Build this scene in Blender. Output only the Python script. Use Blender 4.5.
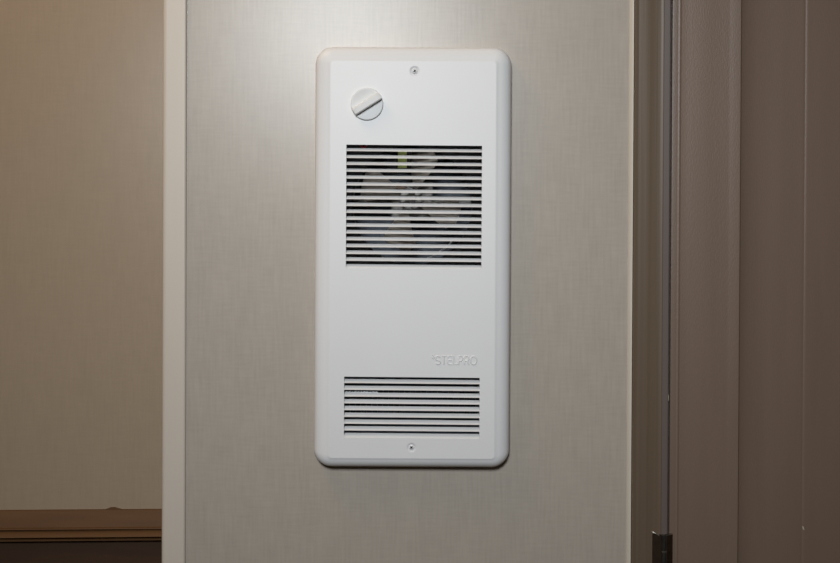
import bpy, bmesh, math, random
from mathutils import Vector, Matrix
random.seed(4)
for o in list(bpy.data.objects):
    bpy.data.objects.remove(o, do_unlink=True)
scene = bpy.context.scene
COL = scene.collection

# ------------------------------------------------------------------ camera
D = 1.26                       # camera to the heater wall (wall plane is y = 0)
ZC = 1.27                      # height the camera is aimed at
FPX = 1167.0                   # focal length in pixels of an 840 px wide frame
PITCH, ROLL = 0.009, 0.0046
cam_d = bpy.data.cameras.new('camera')
cam_d.sensor_width = 36.0
cam_d.lens = FPX / 840.0 * 36.0
cam_d.clip_start = 0.02
cam = bpy.data.objects.new('camera', cam_d)
COL.objects.link(cam)
cam.matrix_world = (Matrix.Translation((0, -D, ZC + D * PITCH))
                    @ Matrix.Rotation(math.pi / 2 - PITCH, 4, 'X')
                    @ Matrix.Rotation(ROLL, 4, 'Z'))
scene.camera = cam

# ------------------------------------------------------------------ exposure, world, lights
vs = scene.view_settings
vs.view_transform = 'Standard'
vs.look = 'None'
vs.exposure = 0.0
vs.gamma = 1.0
vs.use_curve_mapping = False
world = bpy.data.worlds.new('world')
scene.world = world
world.use_nodes = True
world.node_tree.nodes['Background'].inputs[0].default_value = (1.0, 0.95, 0.88, 1)
world.node_tree.nodes['Background'].inputs[1].default_value = 0.02


def area(name, loc, aim, size, power, color, size_y=None, spread=180):
    d = bpy.data.lights.new(name, 'AREA')
    d.size = size
    if size_y:
        d.shape = 'RECTANGLE'
        d.size_y = size_y
    d.energy = power
    d.color = color
    d.spread = math.radians(spread)
    o = bpy.data.objects.new(name, d)
    COL.objects.link(o)
    o.location = loc
    o.rotation_euler = (Vector(aim) - Vector(loc)).to_track_quat('-Z', 'Y').to_euler()
    return o


area('ceiling_lamp_light', (-0.62, -0.42, 2.32), (-0.1, 0.0, 1.3), 0.40, 3.7, (1.0, 0.73, 0.48))
area('flash_light', (-0.20, -1.80, 1.92), (0.02, 0.0, 1.33), 0.40, 4.95, (0.905, 0.96, 1.0), 0.34, spread=78)
area('hall_lamp_light', (-0.75, -0.15, 2.30), (-0.6, 0.5, 1.2), 0.25, 0.95, (1.0, 0.74, 0.46))

# ------------------------------------------------------------------ materials


def mat(name, color, rough=0.5, metal=0.0, spec=0.5, var=0.0, scale=(20, 20, 20), bump=0.0,
        bump_scale=None, coat=0.0, rough_var=0.0):
    m = bpy.data.materials.new(name)
    m.use_nodes = True
    nt = m.node_tree
    b = nt.nodes['Principled BSDF']
    b.inputs['Roughness'].default_value = rough
    b.inputs['Metallic'].default_value = metal
    b.inputs['Specular IOR Level'].default_value = spec
    b.inputs['Coat Weight'].default_value = coat
    tc = nt.nodes.new('ShaderNodeTexCoord')
    mp = nt.nodes.new('ShaderNodeMapping')
    mp.inputs['Scale'].default_value = scale
    nt.links.new(tc.outputs['Object'], mp.inputs[0])
    nz = nt.nodes.new('ShaderNodeTexNoise')
    nz.inputs['Scale'].default_value = 1.0
    nz.inputs['Detail'].default_value = 5.0
    nt.links.new(mp.outputs[0], nz.inputs[0])
    rp = nt.nodes.new('ShaderNodeMapRange')
    rp.inputs['From Min'].default_value = 0.25
    rp.inputs['From Max'].default_value = 0.75
    rp.inputs['To Min'].default_value = 1 - var
    rp.inputs['To Max'].default_value = 1 + var
    nt.links.new(nz.outputs[0], rp.inputs[0])
    mul = nt.nodes.new('ShaderNodeVectorMath')
    mul.operation = 'SCALE'
    mul.inputs[0].default_value = color
    nt.links.new(rp.outputs[0], mul.inputs['Scale'])
    nt.links.new(mul.outputs[0], b.inputs['Base Color'])
    if bump:
        n2 = nz
        if bump_scale:
            mp2 = nt.nodes.new('ShaderNodeMapping')
            mp2.inputs['Scale'].default_value = bump_scale
            nt.links.new(tc.outputs['Object'], mp2.inputs[0])
            n2 = nt.nodes.new('ShaderNodeTexNoise')
            n2.inputs['Scale'].default_value = 1.0
            nt.links.new(mp2.outputs[0], n2.inputs[0])
        bp = nt.nodes.new('ShaderNodeBump')
        bp.inputs['Strength'].default_value = bump
        bp.inputs['Distance'].default_value = 0.001
        nt.links.new(n2.outputs[0], bp.inputs['Height'])
        nt.links.new(bp.outputs[0], b.inputs['Normal'])
    return m


def linen(name, color, var=0.05):
    """vinyl wall covering: soft blotches crossed with fine upright and level threads"""
    m = bpy.data.materials.new(name)
    m.use_nodes = True
    nt = m.node_tree
    b = nt.nodes['Principled BSDF']
    b.inputs['Roughness'].default_value = 0.305
    b.inputs['Specular IOR Level'].default_value = 0.34
    tc = nt.nodes.new('ShaderNodeTexCoord')

    def noise(sc, detail):
        mp = nt.nodes.new('ShaderNodeMapping')
        mp.inputs['Scale'].default_value = sc
        nt.links.new(tc.outputs['Object'], mp.inputs[0])
        n = nt.nodes.new('ShaderNodeTexNoise')
        n.inputs['Scale'].default_value = 1.0
        n.inputs['Detail'].default_value = detail
        nt.links.new(mp.outputs[0], n.inputs[0])
        s = nt.nodes.new('ShaderNodeMath')
        s.operation = 'SUBTRACT'
        s.inputs[1].default_value = 0.5
        nt.links.new(n.outputs[0], s.inputs[0])
        return s

    a = noise((45, 45, 22), 4)
    u = noise((420, 420, 28), 3)
    v = noise((40, 40, 420), 3)
    last = None
    for n, w in ((a, var * 1.2), (u, var * 1.9), (v, var * 1.3)):
        ml = nt.nodes.new('ShaderNodeMath')
        ml.operation = 'MULTIPLY_ADD'
        ml.inputs[1].default_value = w
        ml.inputs[2].default_value = 1.0 if last is None else 0.0
        nt.links.new(n.outputs[0], ml.inputs[0])
        if last is not None:
            nt.links.new(last.outputs[0], ml.inputs[2])
        last = ml
    mul = nt.nodes.new('ShaderNodeVectorMath')
    mul.operation = 'SCALE'
    mul.inputs[0].default_value = color
    nt.links.new(last.outputs[0], mul.inputs['Scale'])
    nt.links.new(mul.outputs[0], b.inputs['Base Color'])
    bp = nt.nodes.new('ShaderNodeBump')
    bp.inputs['Strength'].default_value = 0.25
    bp.inputs['Distance'].default_value = 0.0006
    nt.links.new(last.outputs[0], bp.inputs['Height'])
    nt.links.new(bp.outputs[0], b.inputs['Normal'])
    return m


M = {}
M['wall'] = linen('grey_beige_linen_wall_covering', (0.400, 0.353, 0.300), 0.12)
M['wall_tan'] = linen('tan_linen_wall_covering', (0.40, 0.32, 0.235), 0.07)
M['plain'] = mat('painted_plaster', (0.55, 0.52, 0.47), 0.7, var=0.03)
M['ceiling'] = mat('ceiling_paint', (0.72, 0.70, 0.66), 0.8, var=0.02)
M['floor'] = mat('floor_boards', (0.16, 0.10, 0.065), 0.45, var=0.2, scale=(3, 60, 3))
M['corner'] = mat('satin_beige_corner_trim', (0.56, 0.495, 0.42), 0.45, var=0.015, scale=(30, 30, 5))
M['strip'] = mat('pale_edge_strip', (0.56, 0.51, 0.43), 0.45, var=0.02)
M['casing'] = mat('brown_casing_vinyl', (0.128, 0.089, 0.058), 0.42, spec=0.3, var=0.07, scale=(330, 330, 3),
                  bump=0.25)
M['door'] = mat('brown_door_vinyl', (0.172, 0.117, 0.085), 0.42, spec=0.4, var=0.05, scale=(60, 60, 4),
                bump=0.15, bump_scale=(900, 900, 300))
M['jamb'] = mat('greyish_brown_jamb', (0.125, 0.098, 0.085), 0.42, spec=0.35, var=0.04, scale=(330, 330, 3))  # jamb's own brown, greyed to carry part of its cool reflection
M['rail'] = mat('stained_wood_rail', (0.135, 0.066, 0.026), 0.6, spec=0.25, var=0.12, scale=(6, 60, 90))
M['wain'] = mat('dark_stained_wainscot', (0.062, 0.032, 0.017), 0.6, spec=0.3, var=0.15, scale=(5, 60, 60))
M['enamel'] = mat('white_baked_enamel', (0.715, 0.707, 0.703), 0.42, spec=0.35, var=0.006,
                  bump=0.05, bump_scale=(700, 700, 700))
M['knob'] = mat('white_knob_plastic', (0.69, 0.69, 0.68), 0.5, spec=0.3)
M['screw'] = mat('painted_screw', (0.72, 0.72, 0.72), 0.3, metal=0.0)
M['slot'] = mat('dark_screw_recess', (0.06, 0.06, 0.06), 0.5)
M['galv'] = mat('galvanised_steel', (0.115, 0.13, 0.155), 0.42, metal=0.6, var=0.15, scale=(60, 60, 60))
M['deck'] = mat('grey_fan_deck', (0.045, 0.046, 0.05), 0.5, metal=0.3, var=0.1)
M['blade'] = mat('brushed_fan_aluminium', (0.68, 0.61, 0.54), 0.42, metal=0.0, var=0.08, scale=(80, 80, 80))
M['motor'] = mat('motor_steel', (0.34, 0.33, 0.31), 0.55, metal=0.7, var=0.25, scale=(300, 300, 300))
M['wind'] = mat('copper_winding', (0.10, 0.07, 0.05), 0.4, metal=0.8, var=0.2, scale=(500, 500, 500))
M['label'] = mat('yellow_green_sticker', (0.72, 0.85, 0.28), 0.5, var=0.1, scale=(300, 300, 300))
M['white_ins'] = mat('white_wire_insulation', (0.80, 0.82, 0.84), 0.4)
M['fleck'] = mat('bare_wood_fleck', (0.45, 0.38, 0.30), 0.5)
M['red_ins'] = mat('red_wire_insulation', (0.45, 0.02, 0.02), 0.4)
M['black_ins'] = mat('black_plastic', (0.012, 0.012, 0.013), 0.5)
M['hinge'] = mat('aged_steel_hinge', (0.10, 0.105, 0.095), 0.3, metal=0.9, var=0.3, scale=(150, 150, 150))
M['leaf'] = mat('brown_reflecting_hinge_leaf', (0.035, 0.020, 0.012), 0.35, metal=0.5, var=0.3, scale=(150, 150, 150))  # dark brown base colour carries the brown the leaf reflects
M['hinge_bright'] = mat('painted_hinge_highlight', (0.62, 0.58, 0.52), 0.25, metal=0.9)  # bright metal for highlights painted onto the hinge

# ------------------------------------------------------------------ helpers


def link(name, bm, m, parent=None, smooth=False, angle=35):
    bmesh.ops.recalc_face_normals(bm, faces=bm.faces)
    me = bpy.data.meshes.new(name)
    bm.to_mesh(me)
    bm.free()
    for mm in (m if isinstance(m, (list, tuple)) else [m]):
        me.materials.append(mm)
    if smooth:
        for p in me.polygons:
            p.use_smooth = True
        me.set_sharp_from_angle(angle=math.radians(angle))
    o = bpy.data.objects.new(name, me)
    COL.objects.link(o)
    if parent:
        o.parent = parent
    return o


def box(bm, x0, x1, y0, y1, z0, z1, bevel=0.0):
    v = bmesh.ops.create_cube(bm, size=1.0)['verts']
    for w in v:
        w.co = Vector(((x0 + x1) / 2 + w.co.x * (x1 - x0), (y0 + y1) / 2 + w.co.y * (y1 - y0),
                       (z0 + z1) / 2 + w.co.z * (z1 - z0)))
    if bevel:
        es = list({e for w in v for e in w.link_edges})
        bmesh.ops.bevel(bm, geom=es, offset=bevel, segments=2, affect='EDGES', profile=0.5)


def extrude_z(bm, pts, z0, z1):
    """closed outline in x, y swept upright"""
    lo = [bm.verts.new((x, y, z0)) for x, y in pts]
    hi = [bm.verts.new((x, y, z1)) for x, y in pts]
    n = len(pts)
    for i in range(n):
        bm.faces.new((lo[i], lo[(i + 1) % n], hi[(i + 1) % n], hi[i]))
    bm.faces.new(lo)
    bm.faces.new(hi)


def extrude_x(bm, pts, x0, x1):
    """closed outline in y, z swept level"""
    lo = [bm.verts.new((x0, y, z)) for y, z in pts]
    hi = [bm.verts.new((x1, y, z)) for y, z in pts]
    n = len(pts)
    for i in range(n):
        bm.faces.new((lo[i], lo[(i + 1) % n], hi[(i + 1) % n], hi[i]))
    bm.faces.new(lo)
    bm.faces.new(hi)


def lathe_y(bm, cx, cz, prof, n=40):
    """turn (radius, y) profile about an axis along y; closed by a cap on the last ring if r > 0"""
    rings = []
    for r, y in prof:
        if r < 1e-6:
            rings.append([bm.verts.new((cx, y, cz))])
        else:
            rings.append([bm.verts.new((cx + r * math.cos(2 * math.pi * k / n), y,
                                        cz + r * math.sin(2 * math.pi * k / n))) for k in range(n)])
    for a, b in zip(rings, rings[1:]):
        for k in range(n):
            if len(b) == 1:
                bm.faces.new((a[k], a[(k + 1) % n], b[0]))
            elif len(a) == 1:
                bm.faces.new((a[0], b[(k + 1) % n], b[k]))
            else:
                bm.faces.new((a[k], a[(k + 1) % n], b[(k + 1) % n], b[k]))
    return rings


def tube(bm, pts, r, n=8):
    """smooth round wire through pts"""
    P = [Vector(p) for p in pts]
    Q = []
    for i in range(len(P) - 1):
        p0, p1, p2, p3 = P[max(i - 1, 0)], P[i], P[i + 1], P[min(i + 2, len(P) - 1)]
        for k in range(6):
            t = k / 6
            Q.append(0.5 * ((2 * p1) + (p2 - p0) * t + (2 * p0 - 5 * p1 + 4 * p2 - p3) * t * t
                            + (3 * p1 - p0 - 3 * p2 + p3) * t ** 3))
    Q.append(P[-1])
    prev = None
    first = None
    for i, q in enumerate(Q):
        d = (Q[min(i + 1, len(Q) - 1)] - Q[max(i - 1, 0)]).normalized()
        a = d.cross(Vector((0.3, 1, 0.2))).normalized()
        b = d.cross(a)
        ring = [bm.verts.new(q + r * (a * math.cos(2 * math.pi * k / n) + b * math.sin(2 * math.pi * k / n)))
                for k in range(n)]
        if prev:
            for k in range(n):
                bm.faces.new((prev[k], prev[(k + 1) % n], ring[(k + 1) % n], ring[k]))
        else:
            first = ring
        prev = ring
    bm.faces.new(first)
    bm.faces.new(prev)


def rounded(cx, cz, w, h, r, n=10):
    """rounded rectangle outline in x, z"""
    out = []
    for sx, sz, a0 in ((1, 1, 0), (-1, 1, 90), (-1, -1, 180), (1, -1, 270)):
        for k in range(n + 1):
            a = math.radians(a0 + 90 * k / n)
            out.append((cx + sx * (w / 2 - r) + r * math.cos(a), cz + sz * (h / 2 - r) + r * math.sin(a)))
    return out


def struct(o):
    o['kind'] = 'structure'
    return o


def empty(name, loc, label, cat):
    o = bpy.data.objects.new(name, None)
    COL.objects.link(o)
    o.location = loc
    o.empty_display_size = 0.05
    o['label'] = label
    o['category'] = cat
    return o


S = D / FPX                                    # metres per photograph pixel on the wall plane
X = lambda p, y=0.0: (p - 420.0) * S * (D + y) / D     # widths read off the photograph, at depth y
Z = lambda p, y=0.0: ZC + (281.5 - p) * S * (D + y) / D

# ------------------------------------------------------------------ room shell
XC = X(163.1)            # outside corner
XD = X(632.0)            # where the door casing starts
RX = 1.35
LX = -1.25
CEIL = 2.42
BACK = -2.75
# cut-out for the heater box
hx0, hx1, hz0, hz1 = X(328), X(498), Z(455), Z(60)
bm = bmesh.new()
T = 0.125
box(bm, XC + 0.002, hx0, 0, T, 0, CEIL)
box(bm, hx1, XD + 0.03, 0, T, 0, CEIL)
box(bm, hx0, hx1, 0, T, 0, hz0)
box(bm, hx0, hx1, 0, T, hz1, CEIL)
struct(link('wall_center', bm, M['wall']))
bm = bmesh.new()
box(bm, XC + 0.002, XC + 0.10, T, 0.50, 0, CEIL)
struct(link('wall_return', bm, M['wall']))
bm = bmesh.new()
box(bm, XD + 0.03, RX, 0.045, T, 0, CEIL)
struct(link('wall_behind_door', bm, M['plain']))
bm = bmesh.new()
box(bm, LX - 0.05, XC + 0.15, 0.50, 0.60, 0, CEIL)
bmesh.ops.rotate(bm, verts=bm.verts, cent=(XC, 0.5, 1.0), matrix=Matrix.Rotation(math.radians(3.4), 3, 'Z'))
struct(link('wall_far', bm, M['wall_tan']))
bm = bmesh.new()
box(bm, LX - 0.1, LX, BACK, 0.60, 0, CEIL)
struct(link('wall_left', bm, M['plain']))
bm = bmesh.new()
box(bm, RX, RX + 0.1, BACK, T, 0, CEIL)
struct(link('wall_right', bm, M['plain']))
bm = bmesh.new()
box(bm, LX - 0.1, RX + 0.1, BACK - 0.1, BACK, 0, CEIL)
struct(link('wall_back', bm, M['plain']))
bm = bmesh.new()
box(bm, LX - 0.1, RX + 0.1, BACK - 0.1, 0.60, -0.08, 0)
struct(link('floor', bm, M['floor']))
bm = bmesh.new()
box(bm, LX - 0.1, RX + 0.1, BACK - 0.1, 0.60, CEIL, CEIL + 0.08)
struct(link('ceiling', bm, M['ceiling']))

# outside corner moulding: an angle with a rounded nose
xa, xb = X(163.4), X(186.5)
pts = [(xa + 0.002, 0.0), (xa + 0.002, 0.028), (xa - 0.0005, 0.0275), (xa - 0.0012, 0.025), (xa - 0.0012, 0.0005),
       (xa - 0.0006, -0.0015), (xa + 0.0006, -0.0032), (xa + 0.0024, -0.0042), (xa + 0.004, -0.0042), (xb - 0.003, -0.0042), (xb - 0.0022, -0.0042),
       (xb - 0.0009, -0.0038), (xb - 0.0002, -0.0028), (xb, 0.0)]
bm = bmesh.new()
extrude_z(bm, pts, 0.0, CEIL)
struct(link('trim_1', bm, M['corner'], smooth=True, angle=50))

# pale strip closing the wall covering against the casing
xa, xb = X(627.6), X(631.6)
pts = [(xa, 0.0), (xa + 0.0004, -0.0012), (xa + 0.0018, -0.0026), (xb - 0.001, -0.0042), (xb, -0.0044), (xb, 0.0)]
bm = bmesh.new()
extrude_z(bm, pts, 0.0, CEIL)
struct(link('trim_2', bm, M['strip'], smooth=True, angle=50))

# door casing with its shallow reeds and the stop beside the door
prof = [(632.05, 0.045), (632.05, -0.0098), (632.4, -0.0102), (632.9, -0.0102), (635.4, -0.0097), (636.0, -0.0097), (638, -0.0099),
        (644, -0.0100), (648.0, -0.0101), (649.0, -0.0099), (655, -0.0101), (656.0, -0.0101),
        (658.6, -0.0101), (659.4, -0.0104), (660.3, -0.0105), (660.7, -0.0103), (660.7, 0.045)]
bm = bmesh.new()
extrude_z(bm, [(X(p), y) for p, y in prof], 0.0, 2.10)
struct(link('trim_3', bm, M['casing'], smooth=True, angle=28))

prof = [(660.72, 0.045), (660.72, -0.0100), (661.2, -0.0100), (665.4, -0.0104), (666.4, -0.0104),
        (667.1, -0.0098), (667.5, -0.0085), (667.6, -0.0020), (669.3, -0.0020), (669.3, 0.045)]
bm = bmesh.new()
extrude_z(bm, [(X(p), y) for p, y in prof], 0.0, 2.10)
struct(link('trim_9', bm, M['jamb'], smooth=True, angle=28))

# door leaf: bead at the hinge edge, flat stile, sunk panel with a faint joint
prof = [(669.4, 0.030), (669.4, -0.0060), (669.8, -0.0068), (670.5, -0.0070), (675.0, -0.0069), (675.8, -0.0069),
        (676.9, -0.0074), (677.6, -0.0073), (678.6, -0.0067), (681.5, -0.0067), (686, -0.0070), (694, -0.0076), (710, -0.0082), (725, -0.0084), (727, -0.0086),
        (735.6, -0.0098), (736.8, -0.0098), (737.5, -0.0090), (738.2, -0.0076), (740.5, -0.0064), (744, -0.0054),
        (749, -0.0044), (755, -0.0038), (765, -0.0034), (768, -0.0034), (799.5, -0.0034), (800.8, -0.0034), (801.4, -0.00335), (802.6, -0.0032), (802.9, -0.0032), (803.3, -0.0034), (805.5, -0.0034), (900, -0.0034)]
door_r = X(1040)
bm = bmesh.new()
outline = [(X(p), y) for p, y in prof] + [(door_r - 0.078, -0.0034), (door_r - 0.077, -0.009), (door_r, -0.009),
                                         (door_r, 0.030)]
extrude_z(bm, outline, 0.012, 2.06)
door = struct(link('door_1', bm, M['door'], smooth=True, angle=28))
# casing on the far jamb and head
bm = bmesh.new()
box(bm, door_r + 0.002, door_r + 0.045, -0.0105, 0.045, 0, 2.10, 0.002)
struct(link('trim_4', bm, M['casing']))
bm = bmesh.new()
box(bm, X(632.05), door_r + 0.045, -0.0105, 0.045, 2.10, 2.15, 0.002)
struct(link('trim_5', bm, M['casing']))
bm = bmesh.new()
box(bm, XD + 0.03, RX, 0.0, 0.045, 2.15, CEIL)
box(bm, door_r + 0.045, RX, 0.0, 0.045, 0, 2.15)
struct(link('wall_door_side', bm, M['wall']))

# small chip in the door joint
bm = bmesh.new()
c = Vector((X(804.0), -0.0036, Z(526)))
vs_ = [bm.verts.new(c + Vector(p)) for p in ((-0.0009, 0.0002, 0.0022), (0.0004, 0.0002, 0.0012),
                                            (0.0016, 0.0002, -0.0026), (-0.0003, 0.0002, -0.0014))]
top = bm.verts.new(c + Vector((0.0002, -0.0005, -0.0002)))
for i in range(4):
    bm.faces.new((vs_[i], vs_[(i + 1) % 4], top))
bm.faces.new(vs_)
chip = link('paint_chip', bm, M['strip'], door)

bm = bmesh.new()
lathe_y(bm, 0, 0, [(0.0, 0.0), (0.0007, 0.0004), (0.0007, 0.0012), (0, 0.0012)], 12)
bmesh.ops.scale(bm, vec=(1, 1, 5.5), verts=bm.verts)
bmesh.ops.translate(bm, vec=(X(667.3), -0.0093, Z(396)), verts=bm.verts)
link('paint_chip', bm, M['fleck'], door, smooth=True)

# butt hinge: leaf on the casing, leaf on the door, knuckles and pin
hz_top, hz_bot = Z(531.2), Z(531.2) - 0.089
hbx = X(663.2)
bm = bmesh.new()
yb = -0.0135
# leaves
for side, xe in ((-1, X(652.0)), (1, X(672.6))):
    z0, z1 = hz_bot, hz_top
    if side < 0:
        pts = [(hbx - 0.0005, yb - 0.001), (xe, -0.0110), (xe, -0.0095), (hbx - 0.0005, yb + 0.001)]
    else:
        pts = [(hbx + 0.0005, yb - 0.001), (xe, -0.0085), (xe, -0.0065), (hbx + 0.0005, yb + 0.001)]
    extrude_z(bm, pts, z0, z1)
hinge = link('hinge', bm, M['leaf'], door)
bm = bmesh.new()
L = (hz_top - hz_bot) / 5
for k in range(5):
    z0 = hz_bot + k * L + 0.0004
    z1 = z0 + L - 0.0008
    ring0 = []
    ring1 = []
    for q in range(18):
        a = 2 * math.pi * q / 18
        x, y = hbx + 0.0031 * math.cos(a), yb + 0.0031 * math.sin(a)
        ring0.append(bm.verts.new((x, y, z0)))
        ring1.append(bm.verts.new((x, y, z1)))
    for q in range(18):
        bm.faces.new((ring0[q], ring0[(q + 1) % 18], ring1[(q + 1) % 18], ring1[q]))
    bm.faces.new(ring0)
    bm.faces.new(ring1)
kn = link('hinge_knuckle', bm, M['hinge'], hinge, smooth=True)
bm = bmesh.new()
extr = [(hbx + 0.0029 * math.cos(2 * math.pi * q / 16), yb + 0.0029 * math.sin(2 * math.pi * q / 16)) for q in range(16)]
extrude_z(bm, extr, hz_bot + 0.0006, hz_top - 0.0006)
link('hinge_pin', bm, M['hinge_bright'], hinge, smooth=True)  # pin made bright so the knuckle joints show small painted glints
bm = bmesh.new()
tube(bm, [(X(652.0), -0.0118, hz_top + 0.0026), (X(655), -0.0128, hz_top + 0.0010), (X(658.3), yb + 0.0005, hz_top - 0.0010)], 0.0007)
tube(bm, [(hbx + 0.002, yb - 0.0012, hz_top - 0.0006), (X(670), -0.0105, hz_top - 0.0006), (X(672.4), -0.0092, hz_top - 0.0004)], 0.0003)
glint = link('hinge_highlight', bm, M['hinge_bright'], hinge)  # thin bright tubes added as highlights on the leaf tops
glint['label'] = 'painted highlight along the top of the hinge leaf'

# wooden rail and wainscot on the far wall
def zf(p, y):
    return Z(p, y) - PITCH * y


def swing(bm, deg=3.4):
    # this wall runs a little out of square with the heater wall
    bmesh.ops.rotate(bm, verts=bm.verts, cent=(XC, 0.5, 1.0), matrix=Matrix.Rotation(math.radians(deg), 3, 'Z'))


x0, x1 = LX, XC + 0.15
F = 0.50
prof = [(F, zf(509.4, F)), (F - 0.004, zf(509.8, F)), (F - 0.006, zf(512, F)), (F - 0.011, zf(526.0, F)), (F - 0.0115, zf(526.8, F)),
        (F - 0.0150, zf(527.7, F)), (F - 0.0156, zf(528.6, F)), (F - 0.0125, zf(529.2, F)), (F - 0.0110, zf(530.4, F)),
        (F - 0.0145, zf(531.2, F)), (F - 0.0190, zf(533.4, F)), (F - 0.0215, zf(536.0, F)), (F - 0.018, zf(537.4, F)),
        (F - 0.0135, zf(538.2, F)), (F - 0.0130, zf(538.6, F)), (F - 0.0165, zf(539.5, F)), (F - 0.0165, zf(540.6, F)), (F - 0.010, zf(541.4, F)), (F, zf(541.5, F))]
prof = [(y, zf(509.4, F) + (z - zf(509.4, F)) * 0.93) for y, z in prof]
bm = bmesh.new()
extrude_x(bm, prof, x0, x1)
swing(bm)
struct(link('trim_6', bm, M['rail'], smooth=True, angle=30))
bm = bmesh.new()
box(bm, x0, x1, F - 0.004, F + 0.01, 0.0, zf(539.2, F))
swing(bm)
struct(link('trim_7', bm, M['wain']))
# lump of brown filler on top of the rail
bm = bmesh.new()
cx, cz = X(115.5, F), zf(509.6, F)
g = [(-9, 0), (-6, 1.1), (-3, 2.2), (0, 2.6), (3, 2.1), (6, 1.2), (9, 0.3), (10, -0.6), (-10, -0.6)]
fr = [bm.verts.new((cx + a * S * 1.3, F - 0.004, cz + b * S * 1.3)) for a, b in g]
bk = [bm.verts.new((cx + a * S * 1.3, F, cz + b * S * 1.3)) for a, b in g]
for i in range(len(g)):
    bm.faces.new((fr[i], fr[(i + 1) % len(g)], bk[(i + 1) % len(g)], bk[i]))
bm.faces.new(fr)
bm.faces.new(bk)
swing(bm)
struct(link('trim_8', bm, M['rail'], smooth=True))

# ------------------------------------------------------------------ wall heater
YF = -0.0215                                    # front face of the cover
fx = lambda p: X(p, YF)
fz = lambda p: Z(p, YF)
heater_loc = Vector((X(412.2), 0.0, Z(257.1)))
heater = empty('wall_heater', heater_loc,
               'white enamelled fan heater with two louvred grilles set in the grey wall', 'heater')
INV = Matrix.Translation(-heater_loc)


def hpart(name, bm, m, parent=None, **k):
    bmesh.ops.transform(bm, matrix=INV, verts=bm.verts)
    return link(name, bm, m, parent or heater, **k)


# cover outline at the wall
xl, xr, zt, zb = X(314.6, -0.006), X(510.2, -0.006), Z(48.1, -0.006), Z(466.6, -0.006)
cx, cz, W, H = (xl + xr) / 2, (zt + zb) / 2, xr - xl, zt - zb
bm = bmesh.new()
prof = [(0.0, -0.0004), (0.0, -0.0050), (0.0003, -0.0085), (0.0012, -0.0120), (0.0030, -0.0152), (0.0055, -0.0175),
        (0.0090, -0.0193), (0.0125, -0.0203), (0.0146, -0.0206), (0.0157, -0.0210), (0.0170, YF), (0.0178, YF)]
rings = []
for t, y in prof:
    r = max(0.0195 - t * 0.97, 0.0035)
    rings.append([bm.verts.new((x, y, z if z > cz else z - 0.36 * t)) for x, z in rounded(cx, cz, W - 2 * t, H - 2 * t, r, 12)])
for a, b in zip(rings, rings[1:]):
    n = len(a)
    for k in range(n):
        bm.faces.new((a[k], a[(k + 1) % n], b[(k + 1) % n], b[k]))
edges = []


def loop_edges(vs):
    for k in range(len(vs)):
        e = bm.edges.get((vs[k], vs[(k + 1) % len(vs)]))
        edges.append(e or bm.edges.new((vs[k], vs[(k + 1) % len(vs)])))


loop_edges(rings[-1])
GR = [(345.8, 481.3, 145.2, 268.5, 18), (344.7, 480.2, 377.2, 438.3, 9)]
TILT = 0.004      # the pressed slots run a hair off level
HD = 0.0012
for (a, b, t_, b_, n_) in GR:
    dz = (b - a) / 2 * S * TILT
    q = [(fx(a), fz(t_) + dz), (fx(b), fz(t_) - dz), (fx(b), fz(b_) - dz), (fx(a), fz(b_) + dz)]
    v = [bm.verts.new((x, YF, z)) for x, z in q]
    w = [bm.verts.new((x, YF + HD, z)) for x, z in q]
    loop_edges(v)
    for k in range(4):
        bm.faces.new((v[k], v[(k + 1) % 4], w[(k + 1) % 4], w[k]))
SC = [(413.6, 71.2, 4.9), (412.4, 447.6, 4.6)]
for (px, py, r_) in SC:
    prev = None
    for rr, yy in ((r_ * S * 1.12, YF), (r_ * S, YF), (r_ * S * 0.92, YF + 0.0002), (r_ * S * 0.66, YF + 0.0011), (r_ * S * 0.4, YF + 0.0014)):
        ring = [bm.verts.new((fx(px) + rr * math.cos(2 * math.pi * k / 28), yy, fz(py) + rr * math.sin(2 * math.pi * k / 28)))
                for k in range(28)]
        if prev is None:
            loop_edges(ring)
        else:
            for k in range(28):
                bm.faces.new((prev[k], prev[(k + 1) % 28], ring[(k + 1) % 28], ring[k]))
        prev = ring
    bm.faces.new(prev)
bmesh.ops.triangle_fill(bm, edges=edges, use_beauty=True, use_dissolve=False, normal=(0, -1, 0))
cover = hpart('front_cover', bm, M['enamel'], smooth=True, angle=38)

# louvres
for (a, b, t_, b_, n_) in GR:
    bm = bmesh.new()
    zt_, zb_ = fz(t_), fz(b_)
    pitch = (zt_ - zb_) / n_
    sec = [(0.0000, 0.00045), (0.0012, 0.0015), (0.0028, 0.0027), (0.0046, 0.0036), (0.0066, 0.0043)]
    th = 0.0004
    xa, xb = fx(a), fx(b)
    dz = (b - a) / 2 * S * TILT
    for i in range(n_):
        z0 = zb_ + i * pitch
        front = [(YF + 0.0001 + d, z0 + (h if k or i else 0.0)) for k, (d, h) in enumerate(sec)]
        back = [(YF + 0.0001 + d + th * 0.7, z0 + h - th * (0.2 if k == 0 else 1)) for k, (d, h) in enumerate(sec)]
        out = front + back[::-1]
        n = len(out)
        lo = [bm.verts.new((xa, y, z + dz)) for y, z in out]
        hi = [bm.verts.new((xb, y, z - dz)) for y, z in out]
        for k in range(n):
            bm.faces.new((lo[k], lo[(k + 1) % n], hi[(k + 1) % n], hi[k]))
        bm.faces.new(lo)
        bm.faces.new(hi)
    hpart('louvre_grille', bm, M['enamel'], cover, smooth=True, angle=50)

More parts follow.
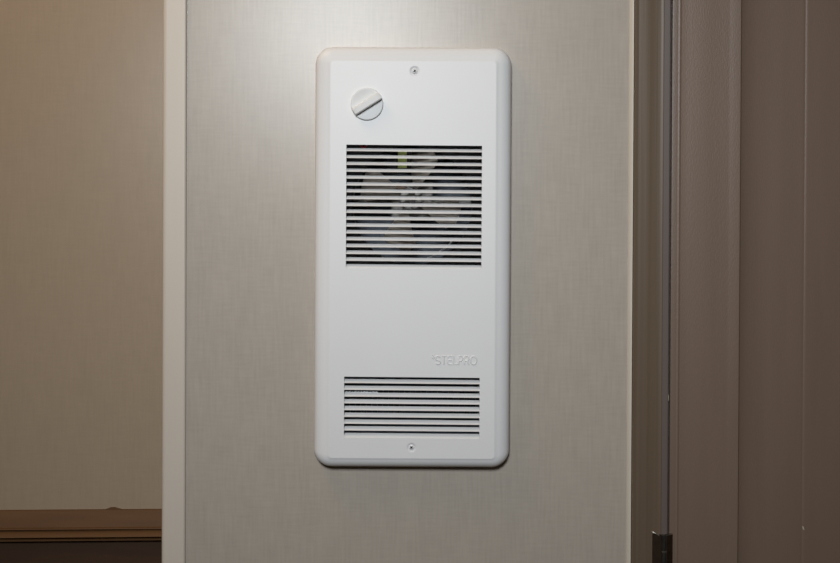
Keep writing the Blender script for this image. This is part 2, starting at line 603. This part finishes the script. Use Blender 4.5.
# cover screws
for (px, py, r_) in SC:
    bm = bmesh.new()
    x, z = fx(px - 0.1), fz(py - 0.1)
    r = 2.7 * S
    lathe_y(bm, x, z, [(r, YF + 0.0013), (r, YF + 0.0007), (r * 0.85, YF + 0.0001), (r * 0.5, YF - 0.0002), (0, YF - 0.0003)], 24)
    sc_ = hpart('cover_screw', bm, M['screw'], cover, smooth=True)
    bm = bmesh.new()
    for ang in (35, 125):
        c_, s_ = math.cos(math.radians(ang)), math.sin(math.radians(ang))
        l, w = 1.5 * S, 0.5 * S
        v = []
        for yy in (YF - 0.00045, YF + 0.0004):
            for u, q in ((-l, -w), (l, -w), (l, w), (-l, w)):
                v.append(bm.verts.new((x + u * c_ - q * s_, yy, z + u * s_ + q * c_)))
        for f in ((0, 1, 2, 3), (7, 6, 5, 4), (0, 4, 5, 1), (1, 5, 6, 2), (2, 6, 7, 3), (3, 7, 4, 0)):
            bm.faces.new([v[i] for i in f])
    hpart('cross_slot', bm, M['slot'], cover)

# raised lettering, drawn as strokes
def arc(cx, cy, rx, ry, a0, a1, n=10):
    return [(cx + rx * math.cos(math.radians(a0 + (a1 - a0) * k / n)), cy + ry * math.sin(math.radians(a0 + (a1 - a0) * k / n)))
            for k in range(n + 1)]


LET = {
    'S': [arc(0.5, 0.74, 0.45, 0.26, 30, 270) + arc(0.5, 0.24, 0.45, 0.24, 90, -150)],
    'T': [[(0, 1), (1, 1)], [(0.5, 1), (0.5, 0)]],
    'E': [[(1, 1), (0.25, 1), (0.02, 0.85), (0.02, 0.15), (0.25, 0), (1, 0)], [(0.05, 0.5), (0.9, 0.5)]],
    'L': [[(0.02, 1), (0.02, 0.15), (0.2, 0), (1, 0)]],
    'P': [[(0.02, 0), (0.02, 1), (0.7, 1), (0.95, 0.88), (0.98, 0.7), (0.9, 0.5), (0.7, 0.43), (0.05, 0.43)]],
    'R': [[(0.02, 0), (0.02, 1), (0.7, 1), (0.95, 0.88), (0.98, 0.7), (0.9, 0.5), (0.7, 0.43), (0.05, 0.43)],
          [(0.6, 0.43), (1, 0)]],
    'O': [arc(0.5, 0.5, 0.5, 0.5, 0, 360, 20)],
}
cu = bpy.data.curves.new('lettering_curve', 'CURVE')
cu.dimensions = '3D'
cu.bevel_depth = 0.00085
cu.bevel_resolution = 2
cu.use_fill_caps = True
row = [('S', 435.9, 441.0), ('T', 441.9, 446.7), ('E', 448.0, 452.6), ('L', 453.9, 457.6), ('P', 458.9, 463.2),
       ('R', 464.8, 469.3), ('O', 470.9, 477.0)]
ytop, ybot = 355.8, 364.0
strokes = [[(x0_ + (x1_ - x0_) * u, ybot + (ytop - ybot) * v) for u, v in st] for ch, x0_, x1_ in row for st in LET[ch]]
strokes += [[(432.9, 354.6), (434.0, 355.4), (434.3, 357.4)], [(432.6, 357.2), (434.0, 358.6)]]
for st in strokes:
    sp = cu.splines.new('POLY')
    sp.points.add(len(st) - 1)
    for k, (px, py) in enumerate(st):
        sp.points[k].co = (fx(px), YF + 0.00005, fz(py), 1)
tmp = bpy.data.objects.new('tmp_curve', cu)
COL.objects.link(tmp)
dg = bpy.context.evaluated_depsgraph_get()
dg.update()
me = bpy.data.meshes.new_from_object(tmp.evaluated_get(dg))
bpy.data.objects.remove(tmp, do_unlink=True)
bm = bmesh.new()
bm.from_mesh(me)
bpy.data.meshes.remove(me)
o = hpart('brand_lettering', bm, M['enamel'], cover, smooth=True, angle=60)
o['label'] = 'raised white capital letters above the lower grille'

# thermostat knob
kx, kz = X(366.1, YF), Z(104.5, YF)
R_ = 15.9 * S
bm = bmesh.new()
lathe_y(bm, kx, kz, [(R_, YF - 0.0002), (R_, YF - 0.0016), (R_ * 0.975, YF - 0.0024), (R_ * 0.93, YF - 0.0027), (R_ * 0.86, YF - 0.0024), (0, YF - 0.0022)], 64)
# shallow skirt foot hiding the shaft hole
knob = hpart('control_knob', bm, M['knob'], smooth=True, angle=40)
bm = bmesh.new()
ang = math.radians(32.2)
c_, s_ = math.cos(ang), math.sin(ang)
hl, hw = R_ * 0.955, 4.1 * S
y0, y1 = YF - 0.0021, YF - 0.0088
rows = []
NS = 14
for k in range(NS + 1):
    u = -hl + 2 * hl * k / NS
    f = math.sqrt(max(0.0, 1 - (u / (hl * 1.02)) ** 6))
    w0 = min(hw, math.sqrt(max((R_ * 0.985) ** 2 - u * u, 0.0)) if abs(u) < R_ else hw)
    w0 = max(w0, hw * 0.55)
    yt = y0 + (y1 - y0) * (0.80 + 0.20 * f)
    sec = [(-w0, y0), (-w0 * 0.97, yt + 0.0008), (-w0 * 0.80, yt), (w0 * 0.45, yt), (w0 * 0.72, yt + 0.0012), (w0, y0)]
    rows.append([bm.verts.new((kx + u * c_ - q * s_, y, kz + u * s_ + q * c_)) for q, y in sec])
for a, b in zip(rows, rows[1:]):
    for k in range(len(a) - 1):
        bm.faces.new((a[k], a[k + 1], b[k + 1], b[k]))
    bm.faces.new((a[-1], a[0], b[0], b[-1]))
bm.faces.new(rows[0])
bm.faces.new(rows[-1])
hpart('knob_grip', bm, M['knob'], knob, smooth=True, angle=30)

# steel box let into the wall
bm = bmesh.new()
bx0, bx1, bz0, bz1 = hx0 + 0.002, hx1 - 0.002, hz0 + 0.002, hz1 - 0.002
t = 0.0012
YB = 0.088
box(bm, bx0, bx1, YB - t, YB, bz0, bz1)
box(bm, bx0, bx0 + t, -0.004, YB - t, bz0, bz1)
box(bm, bx1 - t, bx1, -0.004, YB - t, bz0, bz1)
box(bm, bx0 + t, bx1 - t, -0.004, YB - t, bz0, bz0 + t)
box(bm, bx0 + t, bx1 - t, -0.004, YB - t, bz1 - t, bz1)
housing = hpart('steel_housing', bm, M['galv'])

# fan deck: plate with a round mouth and a short inlet ring
YD = -0.0085
fcx, fcz = X(412.0, YD), Z(205.0, YD)
FR = 60.0 * S
bm = bmesh.new()
ed = []
v = [bm.verts.new(p) for p in ((bx0 + t, YD, bz1 - 0.012), (bx1 - t, YD, bz1 - 0.012), (bx1 - t, YD, Z(285)), (bx0 + t, YD, Z(285)))]
for k in range(4):
    ed.append(bm.edges.new((v[k], v[(k + 1) % 4])))
prev = None
for rr, yy in ((FR + 0.002, YD), (FR, YD + 0.0006), (FR - 0.001, YD + 0.003), (FR - 0.001, YD + 0.012)):
    ring = [bm.verts.new((fcx + rr * math.cos(2 * math.pi * k / 72), yy, fcz + rr * math.sin(2 * math.pi * k / 72))) for k in range(72)]
    if prev is None:
        for k in range(72):
            ed.append(bm.edges.new((ring[k], ring[(k + 1) % 72])))
    else:
        for k in range(72):
            bm.faces.new((prev[k], prev[(k + 1) % 72], ring[(k + 1) % 72], ring[k]))
    prev = ring
bmesh.ops.triangle_fill(bm, edges=ed, use_beauty=True, normal=(0, -1, 0))
deck = hpart('fan_deck', bm, M['deck'], smooth=True)

# fan: hub and four pitched blades
YH = -0.002
hx, hz = X(410.5, YH), Z(198.5, YH)
bm = bmesh.new()
lathe_y(bm, hx, hz, [(0.0125, YH + 0.018), (0.0125, YH + 0.004), (0.0115, YH + 0.002), (0.006, YH + 0.001), (0.0045, YH - 0.004), (0, YH - 0.0045)], 32)
fan = hpart('fan', bm, M['motor'], smooth=True)


def blade_mesh(a0):
    bm = bmesh.new()
    nr, na = 8, 8
    grid = []
    for i in range(nr + 1):
        f = i / nr
        r = 0.010 + (0.0555 - 0.010) * f
        half = math.radians(11.5 + 9.5 * math.sin(min(f * 1.25, 1.0) * math.pi / 2))
        if f > 0.85:
            half *= math.sqrt(max(0.05, 1 - ((f - 0.85) / 0.19) ** 2))
        rowv = []
        for j in range(na + 1):
            g_ = j / na * 2 - 1
            a = a0 + half * g_ + 0.15 * f
            y = YH + 0.008 + 0.0095 * g_ * (0.45 + 0.75 * f) + 0.002 * (1 - g_ * g_)
            rowv.append((hx + r * math.cos(a), y, hz + r * math.sin(a)))
        grid.append(rowv)
    A = [[bm.verts.new(p) for p in rw] for rw in grid]
    for i in range(nr):
        for j in range(na):
            bm.faces.new((A[i][j], A[i][j + 1], A[i + 1][j + 1], A[i + 1][j]))
    bmesh.ops.solidify(bm, geom=bm.faces[:], thickness=0.0007)
    return bm


for deg in (68, 155, 248, 333):
    hpart('fan_blade', blade_mesh(math.radians(deg)), M['blade'], fan, smooth=True, angle=50)

# motor behind the fan: laminated frame, winding and bracket arms
bm = bmesh.new()
box(bm, hx - 0.021, hx + 0.023, 0.030, 0.052, hz - 0.020, hz + 0.020, 0.001)
for k in range(7):
    box(bm, hx - 0.0215, hx + 0.0235, 0.0312 + k * 0.003, 0.0322 + k * 0.003, hz - 0.0205, hz + 0.0205)
box(bm, bx0 + t, bx1 - t, 0.052, 0.0535, hz - 0.006, hz + 0.006)
motor = hpart('fan_motor', bm, M['motor'])
bm = bmesh.new()
for k in range(9):
    lathe_y(bm, hx - 0.012, hz + 0.012, [(0.0, 0.0285), (0.008 - abs(k - 4) * 0.0003, 0.0290 + k * 0.0002), (0.0, 0.031)], 20)
hpart('motor_winding', bm, M['wind'], motor, smooth=True)
# front cage of small clips and screws round the hub
bm = bmesh.new()
for k in range(7):
    a = 2 * math.pi * k / 7
    tube(bm, [(hx + 0.004 * math.cos(a), YH - 0.003, hz + 0.004 * math.sin(a)),
              (hx + 0.010 * math.cos(a + 0.3), YH - 0.0015, hz + 0.010 * math.sin(a + 0.3)),
              (hx + 0.013 * math.cos(a + 0.7), YH + 0.003, hz + 0.013 * math.sin(a + 0.7))], 0.0009, 6)
hpart('hub_spring', bm, M['motor'], fan, smooth=True)

# limit switch with sticker, upper left of the hub
YL = -0.0065
bm = bmesh.new()
box(bm, X(385.0, YL), X(397, YL), YL, YL + 0.008, Z(174, YL), Z(158, YL), 0.0006)
box(bm, X(396.0, YL), X(411, YL), YL + 0.0005, YL + 0.009, Z(172, YL), Z(148, YL), 0.0006)
for k in range(3):
    box(bm, X(386.0, YL), X(396, YL), YL - 0.0006, YL, Z(172 - k * 5, YL), Z(170.5 - k * 5, YL))
sw = hpart('limit_switch', bm, M['deck'])
bm = bmesh.new()
box(bm, X(397.2, YL), X(406.2, YL), YL - 0.0002, YL + 0.0004, Z(168.2, YL), Z(151.5, YL))
st = hpart('sticker', bm, M['label'], sw)
st['label'] = 'yellow-green sticker'

# wires
bm = bmesh.new()
Yw = -0.0095
tube(bm, [(X(427, Yw), Yw + 0.001, Z(258, Yw)), (X(433, Yw), Yw, Z(256, Yw)), (X(440, Yw), Yw, Z(251, Yw)), (X(447, Yw), Yw, Z(246.5, Yw)), (X(452, Yw), Yw + 0.002, Z(240, Yw))], 0.0009)
w = hpart('wire', bm, M['white_ins'])
w['label'] = 'thin white wire'
bm = bmesh.new()
tube(bm, [(X(356, Yw), Yw + 0.001, Z(141, Yw)), (X(361, Yw), Yw, Z(146.5, Yw)), (X(364, Yw), Yw, Z(148, Yw)), (X(368, Yw), Yw + 0.001, Z(141, Yw))], 0.0012)
w = hpart('wire', bm, M['red_ins'])
w['label'] = 'red wire'
# pale ribbed strip of lead ends showing in the third slot of the lower grille
bm = bmesh.new()
Yw = -0.0138
for k in range(11):
    px = 345.5 + k * 3.0
    tube(bm, [(X(px, Yw), Yw, Z(393.4, Yw)), (X(px + 1.5, Yw), Yw - 0.0006, Z(391.8 + (k % 3) * 0.3, Yw)), (X(px + 3, Yw), Yw, Z(393.2, Yw))], 0.0007, 6)
w = hpart('wire', bm, M['white_ins'])
w['label'] = 'pale twisted wire behind the lower grille'

# heating element: finned bars low in the box
bm = bmesh.new()
for k in range(24):
    xk = bx0 + 0.02 + k * (bx1 - bx0 - 0.04) / 23
    box(bm, xk, xk + 0.0006, 0.02, 0.05, Z(420), Z(395))
tube(bm, [(bx0 + 0.012, 0.035, Z(407)), (0, 0.035, Z(407)), (bx1 - 0.012, 0.035, Z(407))], 0.004)
hpart('heating_element', bm, M['deck'])

# the cover hangs a hair off plumb
heater.rotation_euler = (0, 0.0008, 0)
